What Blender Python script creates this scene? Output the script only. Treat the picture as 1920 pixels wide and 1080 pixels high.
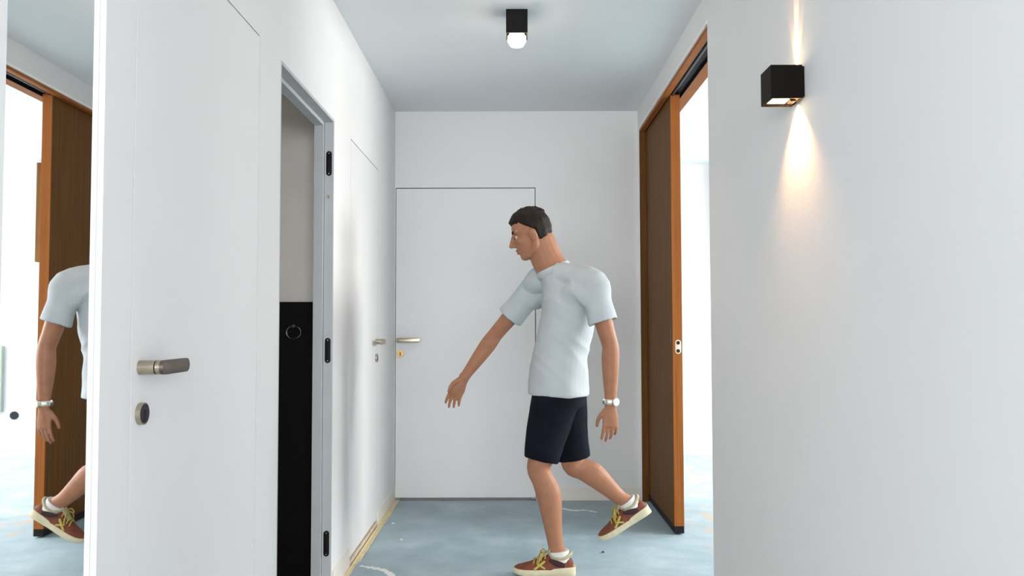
import bpy, bmesh, math, random
from mathutils import Vector, Matrix, noise, Euler

# ------------------------------------------------------------------ clear
for o in list(bpy.data.objects):
    bpy.data.objects.remove(o, do_unlink=True)
SC = bpy.context.scene
C = SC.collection
R = math.radians
random.seed(4)

# ------------------------------------------------------------------ camera
cd = bpy.data.cameras.new('camera')
cam = bpy.data.objects.new('camera', cd)
C.objects.link(cam)
cd.sensor_width = 36.0
cd.lens = 36.0 * 1560 / 1920
cd.clip_start = 0.02
cam.location = (0, 0, 1.194)
cam.rotation_euler = (R(90) + math.atan(66 / 1560), R(0.12), math.atan(3 / 1560))
SC.camera = cam

# ------------------------------------------------------------------ world, daylight, exposure
W = bpy.data.worlds.new('world')
SC.world = W
W.use_nodes = True
W.node_tree.nodes['Background'].inputs[0].default_value = (0.90, 0.95, 1.0, 1)
W.node_tree.nodes['Background'].inputs[1].default_value = 0.5
SC.view_settings.view_transform = 'Standard'
SC.view_settings.look = 'None'
SC.view_settings.gamma = 1.0
SC.view_settings.use_curve_mapping = False
SC.view_settings.exposure = -0.02


def area_light(name, loc, rot, sx, sy, power, col):
    l = bpy.data.lights.new(name, 'AREA')
    l.shape = 'RECTANGLE'
    l.size = sx
    l.size_y = sy
    l.energy = power
    l.color = col
    o = bpy.data.objects.new(name, l)
    C.objects.link(o)
    o.location = loc
    o.rotation_euler = rot
    return o


# daylight entering by the big window of the side room and by the window of the hall behind the camera
area_light('side_room_daylight', (4.62, 4.2, 2.05), (0, R(62), 0), 1.5, 2.1, 335, (1.0, 0.965, 0.955))
area_light('side_room_far_fill', (4.62, 6.7, 2.15), (0, R(52), 0), 1.5, 1.3, 270, (1.0, 0.975, 0.985))  # added fill, out of view, to brighten the far part of the side room
area_light('hall_daylight', (0.0, -3.14, 1.75), (R(84), 0, 0), 4.2, 1.5, 330, (0.965, 0.955, 1.0))

# ------------------------------------------------------------------ dimensions
XL, XR, YB, H = -0.81, 0.855, 5.665, 2.65
WT_L = 0.08              # left partition
XR2 = 1.03               # far side of the right wall
DH = 2.115               # door height


# ------------------------------------------------------------------ materials
def nodes(name):
    m = bpy.data.materials.new(name)
    m.use_nodes = True
    nt = m.node_tree
    b = nt.nodes['Principled BSDF']
    return m, nt, b


def N(nt, t, **kw):
    n = nt.nodes.new(t)
    for k, v in kw.items():
        if k.startswith('i_'):
            n.inputs[k[2:].replace('_', ' ')].default_value = v
        else:
            setattr(n, k, v)
    return n


def ramp(nt, fac, stops):
    r = nt.nodes.new('ShaderNodeValToRGB')
    e = r.color_ramp.elements
    while len(e) < len(stops):
        e.new(0.5)
    for el, (p, c) in zip(e, stops):
        el.position = p
        el.color = (*c, 1)
    nt.links.new(fac, r.inputs[0])
    return r.outputs[0]


def mat(name, col, rough=0.5, metal=0.0, var=0.06, scale=40.0, bump=0.05, bscale=None, stretch=(1, 1, 1), spec=None, coat=0):
    """procedural material: noise-varied colour plus fine relief"""
    m, nt, b = nodes(name)
    tc = N(nt, 'ShaderNodeTexCoord')
    mp = N(nt, 'ShaderNodeMapping')
    mp.inputs['Scale'].default_value = stretch
    nt.links.new(tc.outputs['Object'], mp.inputs[0])
    nz = N(nt, 'ShaderNodeTexNoise')
    nz.inputs['Scale'].default_value = scale
    nz.inputs['Detail'].default_value = 4
    nt.links.new(mp.outputs[0], nz.inputs['Vector'])
    lo = tuple(max(0, c * (1 - var)) for c in col)
    hi = tuple(min(1, c * (1 + var)) for c in col)
    c = ramp(nt, nz.outputs['Fac'], [(0.3, lo), (0.7, hi)])
    nt.links.new(c, b.inputs['Base Color'])
    b.inputs['Roughness'].default_value = rough
    b.inputs['Metallic'].default_value = metal
    if spec is not None:
        b.inputs['Specular IOR Level'].default_value = spec
    if coat:
        b.inputs['Coat Weight'].default_value = coat
    if bump:
        n2 = N(nt, 'ShaderNodeTexNoise')
        n2.inputs['Scale'].default_value = bscale or scale * 4
        n2.inputs['Detail'].default_value = 3
        nt.links.new(mp.outputs[0], n2.inputs['Vector'])
        bp = N(nt, 'ShaderNodeBump')
        bp.inputs['Strength'].default_value = bump
        bp.inputs['Distance'].default_value = 0.004
        nt.links.new(n2.outputs['Fac'], bp.inputs['Height'])
        nt.links.new(bp.outputs[0], b.inputs['Normal'])
    return m


def emit(name, col, strength):
    m, nt, b = nodes(name)
    b.inputs['Base Color'].default_value = (*col, 1)
    nz = N(nt, 'ShaderNodeTexNoise')
    nz.inputs['Scale'].default_value = 30
    c = ramp(nt, nz.outputs['Fac'], [(0.2, tuple(x * 0.95 for x in col)), (0.8, col)])
    nt.links.new(c, b.inputs['Emission Color'])
    b.inputs['Emission Strength'].default_value = strength
    return m


def wood(name, dark, light, sc=1.0):
    m, nt, b = nodes(name)
    tc = N(nt, 'ShaderNodeTexCoord')
    mp = N(nt, 'ShaderNodeMapping')
    mp.inputs['Scale'].default_value = (60 * sc, 60 * sc, 1.1 * sc)
    nt.links.new(tc.outputs['Object'], mp.inputs[0])
    n1 = N(nt, 'ShaderNodeTexNoise')
    n1.inputs['Scale'].default_value = 1.6
    n1.inputs['Detail'].default_value = 8
    n1.inputs['Roughness'].default_value = 0.6
    n1.inputs['Distortion'].default_value = 0.5
    nt.links.new(mp.outputs[0], n1.inputs['Vector'])
    c = ramp(nt, n1.outputs['Fac'], [(0.28, dark), (0.5, tuple((a + d) / 2 for a, d in zip(dark, light))), (0.72, light)])
    nt.links.new(c, b.inputs['Base Color'])
    b.inputs['Roughness'].default_value = 0.55
    b.inputs['Specular IOR Level'].default_value = 0.12
    bp = N(nt, 'ShaderNodeBump')
    bp.inputs['Strength'].default_value = 0.12
    bp.inputs['Distance'].default_value = 0.002
    nt.links.new(n1.outputs['Fac'], bp.inputs['Height'])
    nt.links.new(bp.outputs[0], b.inputs['Normal'])
    return m


M = {}
M['wall'] = mat('white_wall_paint', (0.80, 0.795, 0.79), 0.75, var=0.012, scale=3, bump=0.06, bscale=220)
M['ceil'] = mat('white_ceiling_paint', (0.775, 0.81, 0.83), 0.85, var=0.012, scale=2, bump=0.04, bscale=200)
M['door'] = mat('white_door_paint', (0.80, 0.795, 0.79), 0.55, var=0.012, scale=4, bump=0.03, bscale=160)
M['frame'] = mat('primed_grey_frame', (0.50, 0.52, 0.53), 0.5, var=0.03, scale=10, bump=0.02)
M['base'] = mat('cream_baseboard', (0.80, 0.76, 0.69), 0.6, var=0.03, scale=12, bump=0.03)
M['beige'] = mat('bare_plaster_threshold', (0.66, 0.55, 0.42), 0.85, var=0.12, scale=30, bump=0.2)
M['tape'] = mat('yellow_masking_tape', (0.72, 0.60, 0.36), 0.7, var=0.1, scale=25, bump=0.15)
M['wood'] = wood('walnut_veneer', (0.085, 0.034, 0.007), (0.20, 0.085, 0.019))
M['edge'] = wood('walnut_lit_edge', (0.25, 0.080, 0.017), (0.40, 0.132, 0.030))  # lighter copy of the walnut, with the light on the door edge painted in
M['black'] = mat('black_powder_coat', (0.005, 0.0045, 0.0045), 0.55, var=0.2, scale=200, bump=0.06, spec=0.15)
M['lampbrown'] = mat('dark_bronze_lamp_coat', (0.006, 0.0042, 0.0028), 0.55, var=0.2, scale=200, bump=0.06, spec=0.08)
M['blackpanel'] = mat('black_wall_cladding', (0.0025, 0.0025, 0.0025), 0.6, var=0.2, scale=60, bump=0.0, spec=0.15)
M['kick'] = mat('dark_rubber_strip', (0.014, 0.009, 0.010), 0.6, var=0.15, scale=80, spec=0.2)
M['track'] = mat('dark_grey_track', (0.05, 0.055, 0.06), 0.35, metal=0.6, var=0.1, scale=60)
M['nickel'] = mat('brushed_nickel', (0.44, 0.38, 0.29), 0.34, metal=1.0, var=0.06, scale=60, bump=0.03, stretch=(1, 1, 6))
M['bronze'] = mat('dark_satin_metal', (0.17, 0.14, 0.12), 0.42, metal=1.0, var=0.08, scale=60, bump=0.03)
M['brass'] = mat('brass', (0.62, 0.40, 0.13), 0.35, metal=1.0, var=0.08, scale=80)
M['chrome'] = mat('polished_chrome', (0.62, 0.60, 0.55), 0.12, metal=1.0, var=0.02, scale=30, bump=0)
M['darkchrome'] = mat('dark_chrome', (0.20, 0.19, 0.18), 0.15, metal=1.0, var=0.03, scale=30, bump=0)
M['keyblack'] = mat('keyhole_black', (0.006, 0.005, 0.007), 0.7, var=0.1, scale=50, bump=0)
M['keydark'] = mat('escutcheon_dark_face', (0.03, 0.022, 0.035), 0.4, metal=0.7, var=0.1, scale=50, bump=0)
M['plate'] = mat('ivory_metal_plate', (0.80, 0.68, 0.52), 0.4, var=0.03, scale=40, bump=0.02)
M['mirror'] = mat('mirror_silver', (0.92, 0.93, 0.93), 0.01, metal=1.0, var=0.003, scale=2, bump=0)
M['lens'] = emit('warm_lamp_lens', (1.0, 0.78, 0.45), 14)
M['bulb'] = emit('warm_bulb_glass', (1.0, 0.83, 0.58), 30)
M['greypanel'] = mat('grey_green_panel', (0.33, 0.38, 0.33), 0.5, var=0.04, scale=15)
M['whiteplastic'] = mat('white_plastic', (0.80, 0.80, 0.80), 0.35, var=0.02, scale=30)
M['bead'] = mat('bead_lit_white', (0.93, 0.93, 0.92), 0.3, var=0.01, scale=30)  # whiter than the wall: the light this edge catches is in the colour
M['wcwall'] = mat('wc_warm_grey_paint', (0.88, 0.84, 0.78), 0.8, var=0.03, scale=6, bump=0.05)
M['slab'] = mat('concrete_slab', (0.42, 0.42, 0.40), 0.9, var=0.1, scale=8, bump=0.2)
M['smear'] = mat('white_plaster_smear', (0.82, 0.82, 0.80), 0.8, var=0.04, scale=60, bump=0.2)
M['chip'] = mat('dark_debris', (0.06, 0.06, 0.06), 0.8, var=0.3, scale=90)
# person
M['skin'] = mat('skin', (0.345, 0.158, 0.088), 0.55, spec=0.3, var=0.10, scale=22, bump=0.05, bscale=300)
M['hair'] = mat('dark_brown_hair', (0.010, 0.006, 0.004), 0.6, spec=0.2, var=0.5, scale=60, bump=0.7, bscale=240, stretch=(1, 1, 0.35))
M['shirt'] = mat('pale_blue_grey_jersey', (0.44, 0.475, 0.49), 0.85, var=0.05, scale=9, bump=0.12, bscale=500)
M['shorts'] = mat('navy_black_cotton', (0.0055, 0.0065, 0.012), 0.9, spec=0.12, var=0.25, scale=14, bump=0.15, bscale=500)
M['sock'] = mat('white_sock_knit', (0.68, 0.66, 0.62), 0.9, var=0.05, scale=60, bump=0.3)
M['shoe'] = mat('rust_red_suede', (0.17, 0.042, 0.018), 0.75, var=0.25, scale=40, bump=0.25)
M['shoedark'] = mat('dark_maroon_mesh', (0.035, 0.010, 0.012), 0.8, var=0.2, scale=120, bump=0.3)
M['collar'] = mat('khaki_shoe_lining', (0.42, 0.38, 0.25), 0.85, var=0.1, scale=50, bump=0.2)
M['lace'] = mat('mustard_lace', (0.46, 0.36, 0.075), 0.8, var=0.12, scale=120, bump=0.3)
M['sole'] = mat('cream_rubber_sole', (0.62, 0.56, 0.38), 0.6, var=0.06, scale=40, bump=0.1)
M['eye'] = mat('eye_white', (0.50, 0.46, 0.42), 0.35, var=0.03, scale=30, bump=0)
M['iris'] = mat('dark_iris', (0.03, 0.018, 0.01), 0.15, var=0.3, scale=80, bump=0)
M['lip'] = mat('lip_skin', (0.30, 0.105, 0.075), 0.45, var=0.08, scale=60, bump=0.05)
M['watch'] = mat('silver_white_watch', (0.86, 0.85, 0.76), 0.14, metal=0.85, var=0.03, scale=50, bump=0)
M['dial'] = mat('cream_dial', (0.80, 0.80, 0.70), 0.2, var=0.02, scale=30, bump=0)


def cloth_floor():
    m, nt, b = nodes('blue_grey_floor_fleece')
    tc = N(nt, 'ShaderNodeTexCoord')
    n1 = N(nt, 'ShaderNodeTexNoise')
    n1.inputs['Scale'].default_value = 3.4
    n1.inputs['Detail'].default_value = 7
    n1.inputs['Roughness'].default_value = 0.62
    nt.links.new(tc.outputs['Object'], n1.inputs['Vector'])
    c1 = ramp(nt, n1.outputs['Fac'], [(0.3, (0.275, 0.365, 0.41)), (0.55, (0.345, 0.445, 0.49)), (0.75, (0.45, 0.545, 0.58))])
    # brownish dirt trodden in at the threshold of the side room
    sep = N(nt, 'ShaderNodeSeparateXYZ')
    nt.links.new(tc.outputs['Object'], sep.inputs[0])
    mr = N(nt, 'ShaderNodeMapRange')
    mr.inputs[1].default_value = 0.98
    mr.inputs[2].default_value = 1.15
    nt.links.new(sep.outputs[0], mr.inputs[0])
    mr2 = N(nt, 'ShaderNodeMapRange')
    mr2.inputs[1].default_value = 1.75
    mr2.inputs[2].default_value = 1.40
    nt.links.new(sep.outputs[0], mr2.inputs[0])
    mu = N(nt, 'ShaderNodeMath', operation='MULTIPLY')
    nt.links.new(mr.outputs[0], mu.inputs[0])
    nt.links.new(mr2.outputs[0], mu.inputs[1])
    mp = N(nt, 'ShaderNodeMapping')
    mp.inputs['Scale'].default_value = (5, 1.6, 1)
    mp.inputs['Rotation'].default_value = (0, 0, R(20))
    nt.links.new(tc.outputs['Object'], mp.inputs[0])
    n2 = N(nt, 'ShaderNodeTexNoise')
    n2.inputs['Scale'].default_value = 2.2
    n2.inputs['Detail'].default_value = 6
    nt.links.new(mp.outputs[0], n2.inputs['Vector'])
    m2 = ramp(nt, n2.outputs['Fac'], [(0.5, (0, 0, 0)), (0.62, (0.8, 0.8, 0.8))])
    mu2 = N(nt, 'ShaderNodeMath', operation='MULTIPLY')
    nt.links.new(mu.outputs[0], mu2.inputs[0])
    nt.links.new(m2, mu2.inputs[1])
    mx = N(nt, 'ShaderNodeMix', data_type='RGBA')
    nt.links.new(mu2.outputs[0], mx.inputs[0])
    nt.links.new(c1, mx.inputs[6])
    mx.inputs[7].default_value = (0.50, 0.37, 0.27, 1)
    nt.links.new(mx.outputs[2], b.inputs['Base Color'])
    b.inputs['Roughness'].default_value = 0.62
    n3 = N(nt, 'ShaderNodeTexNoise')
    n3.inputs['Scale'].default_value = 90
    n3.inputs['Detail'].default_value = 5
    nt.links.new(tc.outputs['Object'], n3.inputs['Vector'])
    bp = N(nt, 'ShaderNodeBump')
    bp.inputs['Strength'].default_value = 0.45
    bp.inputs['Distance'].default_value = 0.004
    nt.links.new(n3.outputs['Fac'], bp.inputs['Height'])
    nt.links.new(bp.outputs[0], b.inputs['Normal'])
    return m


M['fleece'] = cloth_floor()


def glass_mat():
    m, nt, b = nodes('window_glass')
    out = nt.nodes['Material Output']
    t = N(nt, 'ShaderNodeBsdfTransparent')
    t.inputs[0].default_value = (0.96, 0.98, 0.98, 1)
    g = N(nt, 'ShaderNodeBsdfGlossy')
    g.inputs['Roughness'].default_value = 0.02
    mx = N(nt, 'ShaderNodeMixShader')
    mx.inputs[0].default_value = 0.06
    nt.links.new(t.outputs[0], mx.inputs[1])
    nt.links.new(g.outputs[0], mx.inputs[2])
    nt.links.new(mx.outputs[0], out.inputs[0])
    return m


M['glass'] = glass_mat()


# ------------------------------------------------------------------ mesh helpers
def add_box(bm, x0, x1, y0, y1, z0, z1):
    v = [bm.verts.new(p) for p in ((x0, y0, z0), (x1, y0, z0), (x1, y1, z0), (x0, y1, z0),
                                   (x0, y0, z1), (x1, y0, z1), (x1, y1, z1), (x0, y1, z1))]
    for f in ((3, 2, 1, 0), (4, 5, 6, 7), (0, 1, 5, 4), (1, 2, 6, 5), (2, 3, 7, 6), (3, 0, 4, 7)):
        bm.faces.new([v[i] for i in f])
    return v


def obj(name, bm, m, parent=None, smooth=None, bevel=0, loc=None):
    """link a bmesh as one mesh object; loc = world origin (geometry is given in world space)"""
    if bevel:
        bmesh.ops.bevel(bm, geom=bm.edges[:], offset=bevel, segments=2, affect='EDGES', profile=0.7, clamp_overlap=True)
    bmesh.ops.recalc_face_normals(bm, faces=bm.faces[:])
    me = bpy.data.meshes.new(name)
    if loc is not None:
        bmesh.ops.translate(bm, verts=bm.verts[:], vec=-Vector(loc))
    bm.to_mesh(me)
    bm.free()
    me.materials.append(M[m] if isinstance(m, str) else m)
    if smooth is not None:
        me.polygons.foreach_set('use_smooth', [True] * len(me.polygons))
        me.set_sharp_from_angle(angle=R(smooth))
    o = bpy.data.objects.new(name, me)
    C.objects.link(o)
    if loc is not None:
        o.location = loc
    if parent is not None:
        o.parent = parent
        # geometry is written in world space, so undo the parent's transform
        o.matrix_parent_inverse = parent_world(parent).inverted()
    return o


def parent_world(p):
    m = p.matrix_basis.copy()
    if p.parent is not None:
        m = parent_world(p.parent) @ p.matrix_parent_inverse @ m
    return m


def box(name, b, m, parent=None, bevel=0, loc=None):
    bm = bmesh.new()
    add_box(bm, *b)
    return obj(name, bm, m, parent, bevel=bevel, loc=loc)


def empty(name, loc):
    o = bpy.data.objects.new(name, None)
    C.objects.link(o)
    o.location = loc
    o.empty_display_size = 0.1
    return o


def tag(o, label=None, cat=None, group=None, kind=None):
    if label:
        o['label'] = label
    if cat:
        o['category'] = cat
    if group:
        o['group'] = group
    if kind:
        o['kind'] = kind
    return o


def wall_x(x0, x1, y0, y1, z0, z1, holes):
    """wall standing along Y between x0 and x1 with rectangular holes (ya, yb, za, zb)"""
    bm = bmesh.new()
    ys = sorted({y0, y1, *[h[0] for h in holes], *[h[1] for h in holes]})
    for a, b in zip(ys, ys[1:]):
        hs = sorted([h for h in holes if h[0] <= a + 1e-6 and h[1] >= b - 1e-6], key=lambda h: h[2])
        z = z0
        for h in hs:
            if h[2] > z + 1e-6:
                add_box(bm, x0, x1, a, b, z, h[2])
            z = h[3]
        if z < z1 - 1e-6:
            add_box(bm, x0, x1, a, b, z, z1)
    return bm


def wall_y(y0, y1, x0, x1, z0, z1, holes):
    bm = wall_x(0, 1, x0, x1, z0, z1, holes)
    for v in bm.verts:
        v.co = Vector((v.co.y, y0 if v.co.x < 0.5 else y1, v.co.z))
    return bm


def frames(pts, hint):
    """parallel-ish frames along a polyline"""
    out = []
    n = len(pts)
    for i in range(n):
        t = (pts[min(i + 1, n - 1)] - pts[max(i - 1, 0)]).normalized()
        s = hint - t * hint.dot(t)
        if s.length < 1e-4:
            s = t.orthogonal()
        s.normalize()
        out.append((t, s, t.cross(s)))
    return out


def spline(pts, rad, sub=4):
    """Catmull-Rom through points; radii (tuples) interpolated the same way"""
    P = [Vector(p) for p in pts]
    Q = [Vector(r if isinstance(r, (tuple, list)) else (r, r)).to_3d() if len(r if isinstance(r, (tuple, list)) else (r, r)) == 2 else Vector(r) for r in rad]

    def cr(a, b, c, d, t):
        return 0.5 * ((2 * b) + (c - a) * t + (2 * a - 5 * b + 4 * c - d) * t * t + (3 * b - a - 3 * c + d) * t ** 3)
    op, oq = [], []
    for i in range(len(P) - 1):
        i0, i3 = max(i - 1, 0), min(i + 2, len(P) - 1)
        for k in range(sub):
            t = k / sub
            op.append(cr(P[i0], P[i], P[i + 1], P[i3], t))
            oq.append(cr(Q[i0], Q[i], Q[i + 1], Q[i3], t))
    op.append(P[-1])
    oq.append(Q[-1])
    return op, [(max(q.x, 1e-4), max(q.y, 1e-4)) for q in oq]


def loft(bm, pts, rad, hint=(0, 1, 0), seg=16, caps=True, sub=4, power=2.0, dome=True):
    """tube of elliptical sections; rad = r or (r along hint, r across)"""
    P, Q = spline(pts, rad, sub)
    fr = frames(P, Vector(hint))
    if dome and caps:
        # round the two ends
        e0, e1 = min(Q[0]), min(Q[-1])
        P = [P[0] - fr[0][0] * e0 * 0.55, P[0] - fr[0][0] * e0 * 0.35] + P + [P[-1] + fr[-1][0] * e1 * 0.35, P[-1] + fr[-1][0] * e1 * 0.55]
        Q = [(Q[0][0] * 0.4, Q[0][1] * 0.4), (Q[0][0] * 0.78, Q[0][1] * 0.78)] + Q + [(Q[-1][0] * 0.78, Q[-1][1] * 0.78), (Q[-1][0] * 0.4, Q[-1][1] * 0.4)]
        fr = [fr[0], fr[0]] + fr + [fr[-1], fr[-1]]
    rings = []
    for p, (a, b), (t, s, u) in zip(P, Q, fr):
        ring = []
        for k in range(seg):
            w = 2 * math.pi * k / seg
            cx, sy = math.cos(w), math.sin(w)
            ex = math.copysign(abs(cx) ** (2 / power), cx)
            ey = math.copysign(abs(sy) ** (2 / power), sy)
            ring.append(bm.verts.new(p + s * (a * ex) + u * (b * ey)))
        rings.append(ring)
    for r0, r1 in zip(rings, rings[1:]):
        for k in range(seg):
            bm.faces.new((r0[k], r0[(k + 1) % seg], r1[(k + 1) % seg], r1[k]))
    if caps:
        bm.faces.new(rings[0][::-1])
        bm.faces.new(rings[-1])
    return rings


def ellipsoid(bm, c, r, rot=None, seg=20, rings=12):
    mtx = Matrix.Translation(Vector(c)) @ (rot.to_4x4() if rot is not None else Matrix.Identity(4)) @ Matrix.Diagonal((*r, 1))
    return bmesh.ops.create_uvsphere(bm, u_segments=seg, v_segments=rings, radius=1.0, matrix=mtx)['verts']


def cyl(bm, p0, p1, r, seg=24, r2=None):
    p0, p1 = Vector(p0), Vector(p1)
    loft(bm, [p0, p1], [(r, r), (r2 or r, r2 or r)], hint=(0, 0, 1) if abs((p1 - p0).normalized().z) < 0.9 else (1, 0, 0), seg=seg, sub=1, dome=False)


def stadium(bm, c, u, v, n, L, Wd, th, seg=10, bev=0.0):
    """pill-shaped plate: length L along u, width Wd along v, thickness th along n from c"""
    c, u, v, n = Vector(c), Vector(u), Vector(v), Vector(n)
    r = Wd / 2
    prof = []
    for k in range(seg + 1):
        a = -math.pi / 2 + math.pi * k / seg
        prof.append((L / 2 - r + r * math.cos(a), r * math.sin(a)))
    for k in range(seg + 1):
        a = math.pi / 2 + math.pi * k / seg
        prof.append((-(L / 2 - r) + r * math.cos(a), r * math.sin(a)))
    layers = [(0, 1.0), (th - bev, 1.0)] + ([(th, 1 - 2 * bev / Wd)] if bev else [])
    rings = [[bm.verts.new(c + u * (a * s) + v * (b * s) + n * h) for a, b in prof] for h, s in layers]
    m = len(prof)
    for r0, r1 in zip(rings, rings[1:]):
        for k in range(m):
            bm.faces.new((r0[k], r0[(k + 1) % m], r1[(k + 1) % m], r1[k]))
    bm.faces.new(rings[0][::-1])
    bm.faces.new(rings[-1])


def baked(name, bm, m, parent, voxel, smooth_iter=4, disp=None, post=None):
    """union the shapes of a bmesh into one continuous surface"""
    bmesh.ops.recalc_face_normals(bm, faces=bm.faces[:])
    me = bpy.data.meshes.new(name)
    bm.to_mesh(me)
    bm.free()
    o = bpy.data.objects.new(name, me)
    C.objects.link(o)
    r = o.modifiers.new('r', 'REMESH')
    r.mode = 'VOXEL'
    r.voxel_size = voxel
    if smooth_iter:
        s = o.modifiers.new('s', 'SMOOTH')
        s.factor = 0.5
        s.iterations = smooth_iter
    dg = bpy.context.evaluated_depsgraph_get()
    dg.update()
    new = bpy.data.meshes.new_from_object(o.evaluated_get(dg))
    o.modifiers.clear()
    o.data = new
    bpy.data.meshes.remove(me)
    new.name = name
    if post:
        post(new)
    if disp:
        nn = [v.normal.copy() for v in new.vertices]
        for v, nrm in zip(new.vertices, nn):
            v.co += nrm * disp(v.co, nrm)
    new.materials.clear()
    new.materials.append(M[m])
    new.polygons.foreach_set('use_smooth', [True] * len(new.polygons))
    if parent is not None:
        o.parent = parent
        o.matrix_parent_inverse = parent_world(parent).inverted()
    return o


# ================================================================== THE SETTING
# mirror niche and door holes of the left partition (y0, y1, z0, z1)
MIR = (1.312, 1.632, 0.06, 2.14)
D1 = (1.762, 2.628)
O2 = (2.868, 3.735)
D3 = (4.108, 4.955)
G = 0.004
tag(box('floor', (-2.6, 4.3, -3.0, 7.75, -0.12, 0.0), 'slab'), 'concrete floor slab under the blue covering', 'floor', kind='structure')
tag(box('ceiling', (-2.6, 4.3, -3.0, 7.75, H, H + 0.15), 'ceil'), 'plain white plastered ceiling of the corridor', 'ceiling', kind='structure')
holesL = [(MIR[0], MIR[1], MIR[2], MIR[3]), (D1[0], D1[1], 0.0, DH), (O2[0], O2[1], 0.0, DH), (D3[0], D3[1], 0.0, DH)]
bm = wall_x(XL - WT_L, XL, 0.9, YB + 0.1, 0.0, H, holesL)
add_box(bm, XL - WT_L, XL - 0.032, MIR[0], MIR[1], MIR[2], MIR[3])      # back of the niche
tag(obj('wall_left', bm, 'wall'), 'white wall with two flush doors and one open doorway', 'wall', kind='structure')
OP = (3.612, 5.645)           # sliding door opening
OPH = 2.515
tag(obj('wall_right', wall_x(XR, XR2, 0.9, YB + 0.1, 0.0, H, [(OP[0], OP[1], 0.0, OPH)]), 'wall'),
    'white wall carrying the cube lamp, pierced by the wooden sliding door opening', 'wall', kind='structure')
DB = (-0.806, 0.152)          # back door hole
tag(obj('wall_back', wall_y(YB, YB + 0.1, XL, XR, 0.0, H, [(DB[0], DB[1], 0.0, 2.122)]), 'wall'),
    'white end wall of the corridor around the flush door', 'wall', kind='structure')

# side room behind the sliding door
tag(obj('wall_side_room_far', wall_y(7.6, 7.75, XR2, 4.2, 0, H, []), 'wall'), 'bright white far wall of the side room', 'wall', kind='structure')
tag(obj('wall_side_room_near', wall_y(1.9, 2.05, XR2, 4.2, 0, H, []), 'wall'), 'white near wall of the side room', 'wall', kind='structure')
tag(obj('wall_side_room_inner', wall_x(XR2 - 0.1, XR2, YB + 0.1, 7.6, 0, H, []), 'wall'), 'white wall of the side room past the corridor end', 'wall', kind='structure')
bm = wall_x(4.2, 4.3, 1.9, 7.75, 0, H, [(3.15, 5.25, 0.9, 2.5), (6.0, 7.4, 0.4, 2.5)])
tag(obj('wall_side_room_window', bm, 'wall'), 'white outer wall of the side room around its wide window', 'wall', kind='structure')


def window(name, holes, flip, label):
    """frame + panes in a window hole; flip = window lies along X instead of Y"""
    a0, a1, z0, z1, d0, d1, n = holes
    bm = bmesh.new()

    def bx(a, b, c, d, e, f):
        if flip:
            add_box(bm, a, b, e, f, c, d)
        else:
            add_box(bm, e, f, a, b, c, d)
    t = 0.06
    bx(a0, a1, z0, z0 + t, d0, d1)
    bx(a0, a1, z1 - t, z1, d0, d1)
    w = (a1 - a0 - t) / n
    for k in range(n + 1):
        bx(a0 + k * w, a0 + k * w + t, z0 + t, z1 - t, d0, d1)
    o = obj(name, bm, 'whiteplastic')
    tag(o, label, 'window', kind='structure')
    for k in range(n):
        g = bmesh.new()
        bm = g
        dm = (d0 + d1) / 2
        bx(a0 + k * w + t, a0 + (k + 1) * w, z0 + t, z1 - t, dm - 0.004, dm + 0.004)
        obj('pane', g, 'glass', o)


window('window_added_far', (6.0, 7.4, 0.4, 2.5, 4.22, 4.28, 1), False, 'tall white framed window, unseen, added to brighten the far end of the side room')  # unseen window added so that the far wall gets more light
window('window_1', (3.15, 5.25, 0.9, 2.5, 4.22, 4.28, 1), False, 'wide white framed window lighting the side room')

# hall behind the camera
tag(obj('wall_hall_left', wall_x(-2.6, -2.5, -3.0, 1.0, 0, H, []), 'wall'), 'white left wall of the entrance hall', 'wall', kind='structure')
tag(obj('wall_hall_right', wall_x(2.5, 2.6, -3.0, 1.0, 0, H, []), 'wall'), 'white right wall of the entrance hall', 'wall', kind='structure')
tag(obj('wall_hall_rear', wall_y(-3.1, -3.0, -2.6, 2.6, 0, H, [(-2.1, 2.1, 0.9, 2.5)]), 'wall'), 'white rear wall of the hall around its window', 'wall', kind='structure')
window('window_2', (-2.1, 2.1, 0.9, 2.5, -3.08, -3.02, 3), True, 'wide white framed window at the rear of the hall')
tag(obj('wall_hall_return_left', wall_y(0.9, 1.0, -2.5, XL - WT_L, 0, H, []), 'wall'), 'white return wall beside the mirror', 'wall', kind='structure')
tag(obj('wall_hall_return_right', wall_y(0.9, 1.0, XR2, 2.5, 0, H, []), 'wall'), 'white return wall beside the lamp wall', 'wall', kind='structure')

# little room behind the open doorway
WY = 3.955
bm = bmesh.new()
add_box(bm, -2.0, XL - WT_L, WY, WY + 0.08, 0, H)
tag(obj('wall_closet_far', bm, 'wcwall'), 'warm grey wall seen through the open doorway', 'wall', kind='structure')
bm = bmesh.new()
add_box(bm, -2.08, -2.0, 2.5, WY + 0.08, 0, H)
add_box(bm, -2.0, XL - WT_L, 2.5, 2.58, 0, H)
tag(obj('wall_closet_inner', bm, 'wcwall'), 'warm grey inner walls of the little dark room', 'wall', kind='structure')
bm = bmesh.new()
add_box(bm, -1.99, XL - WT_L - 0.001, WY - 0.014, WY, 0.0, 1.297)
tag(obj('trim_1', bm, 'blackpanel', bevel=0.001), 'black cladding on the lower half of the wall behind the open doorway', 'cladding', kind='structure')

# baseboards
BBH = 0.094


def baseboard(name, b, label):
    bm = bmesh.new()
    add_box(bm, *b)
    tag(obj(name, bm, 'base', bevel=0.0015), label, 'baseboard', kind='structure')


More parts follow.
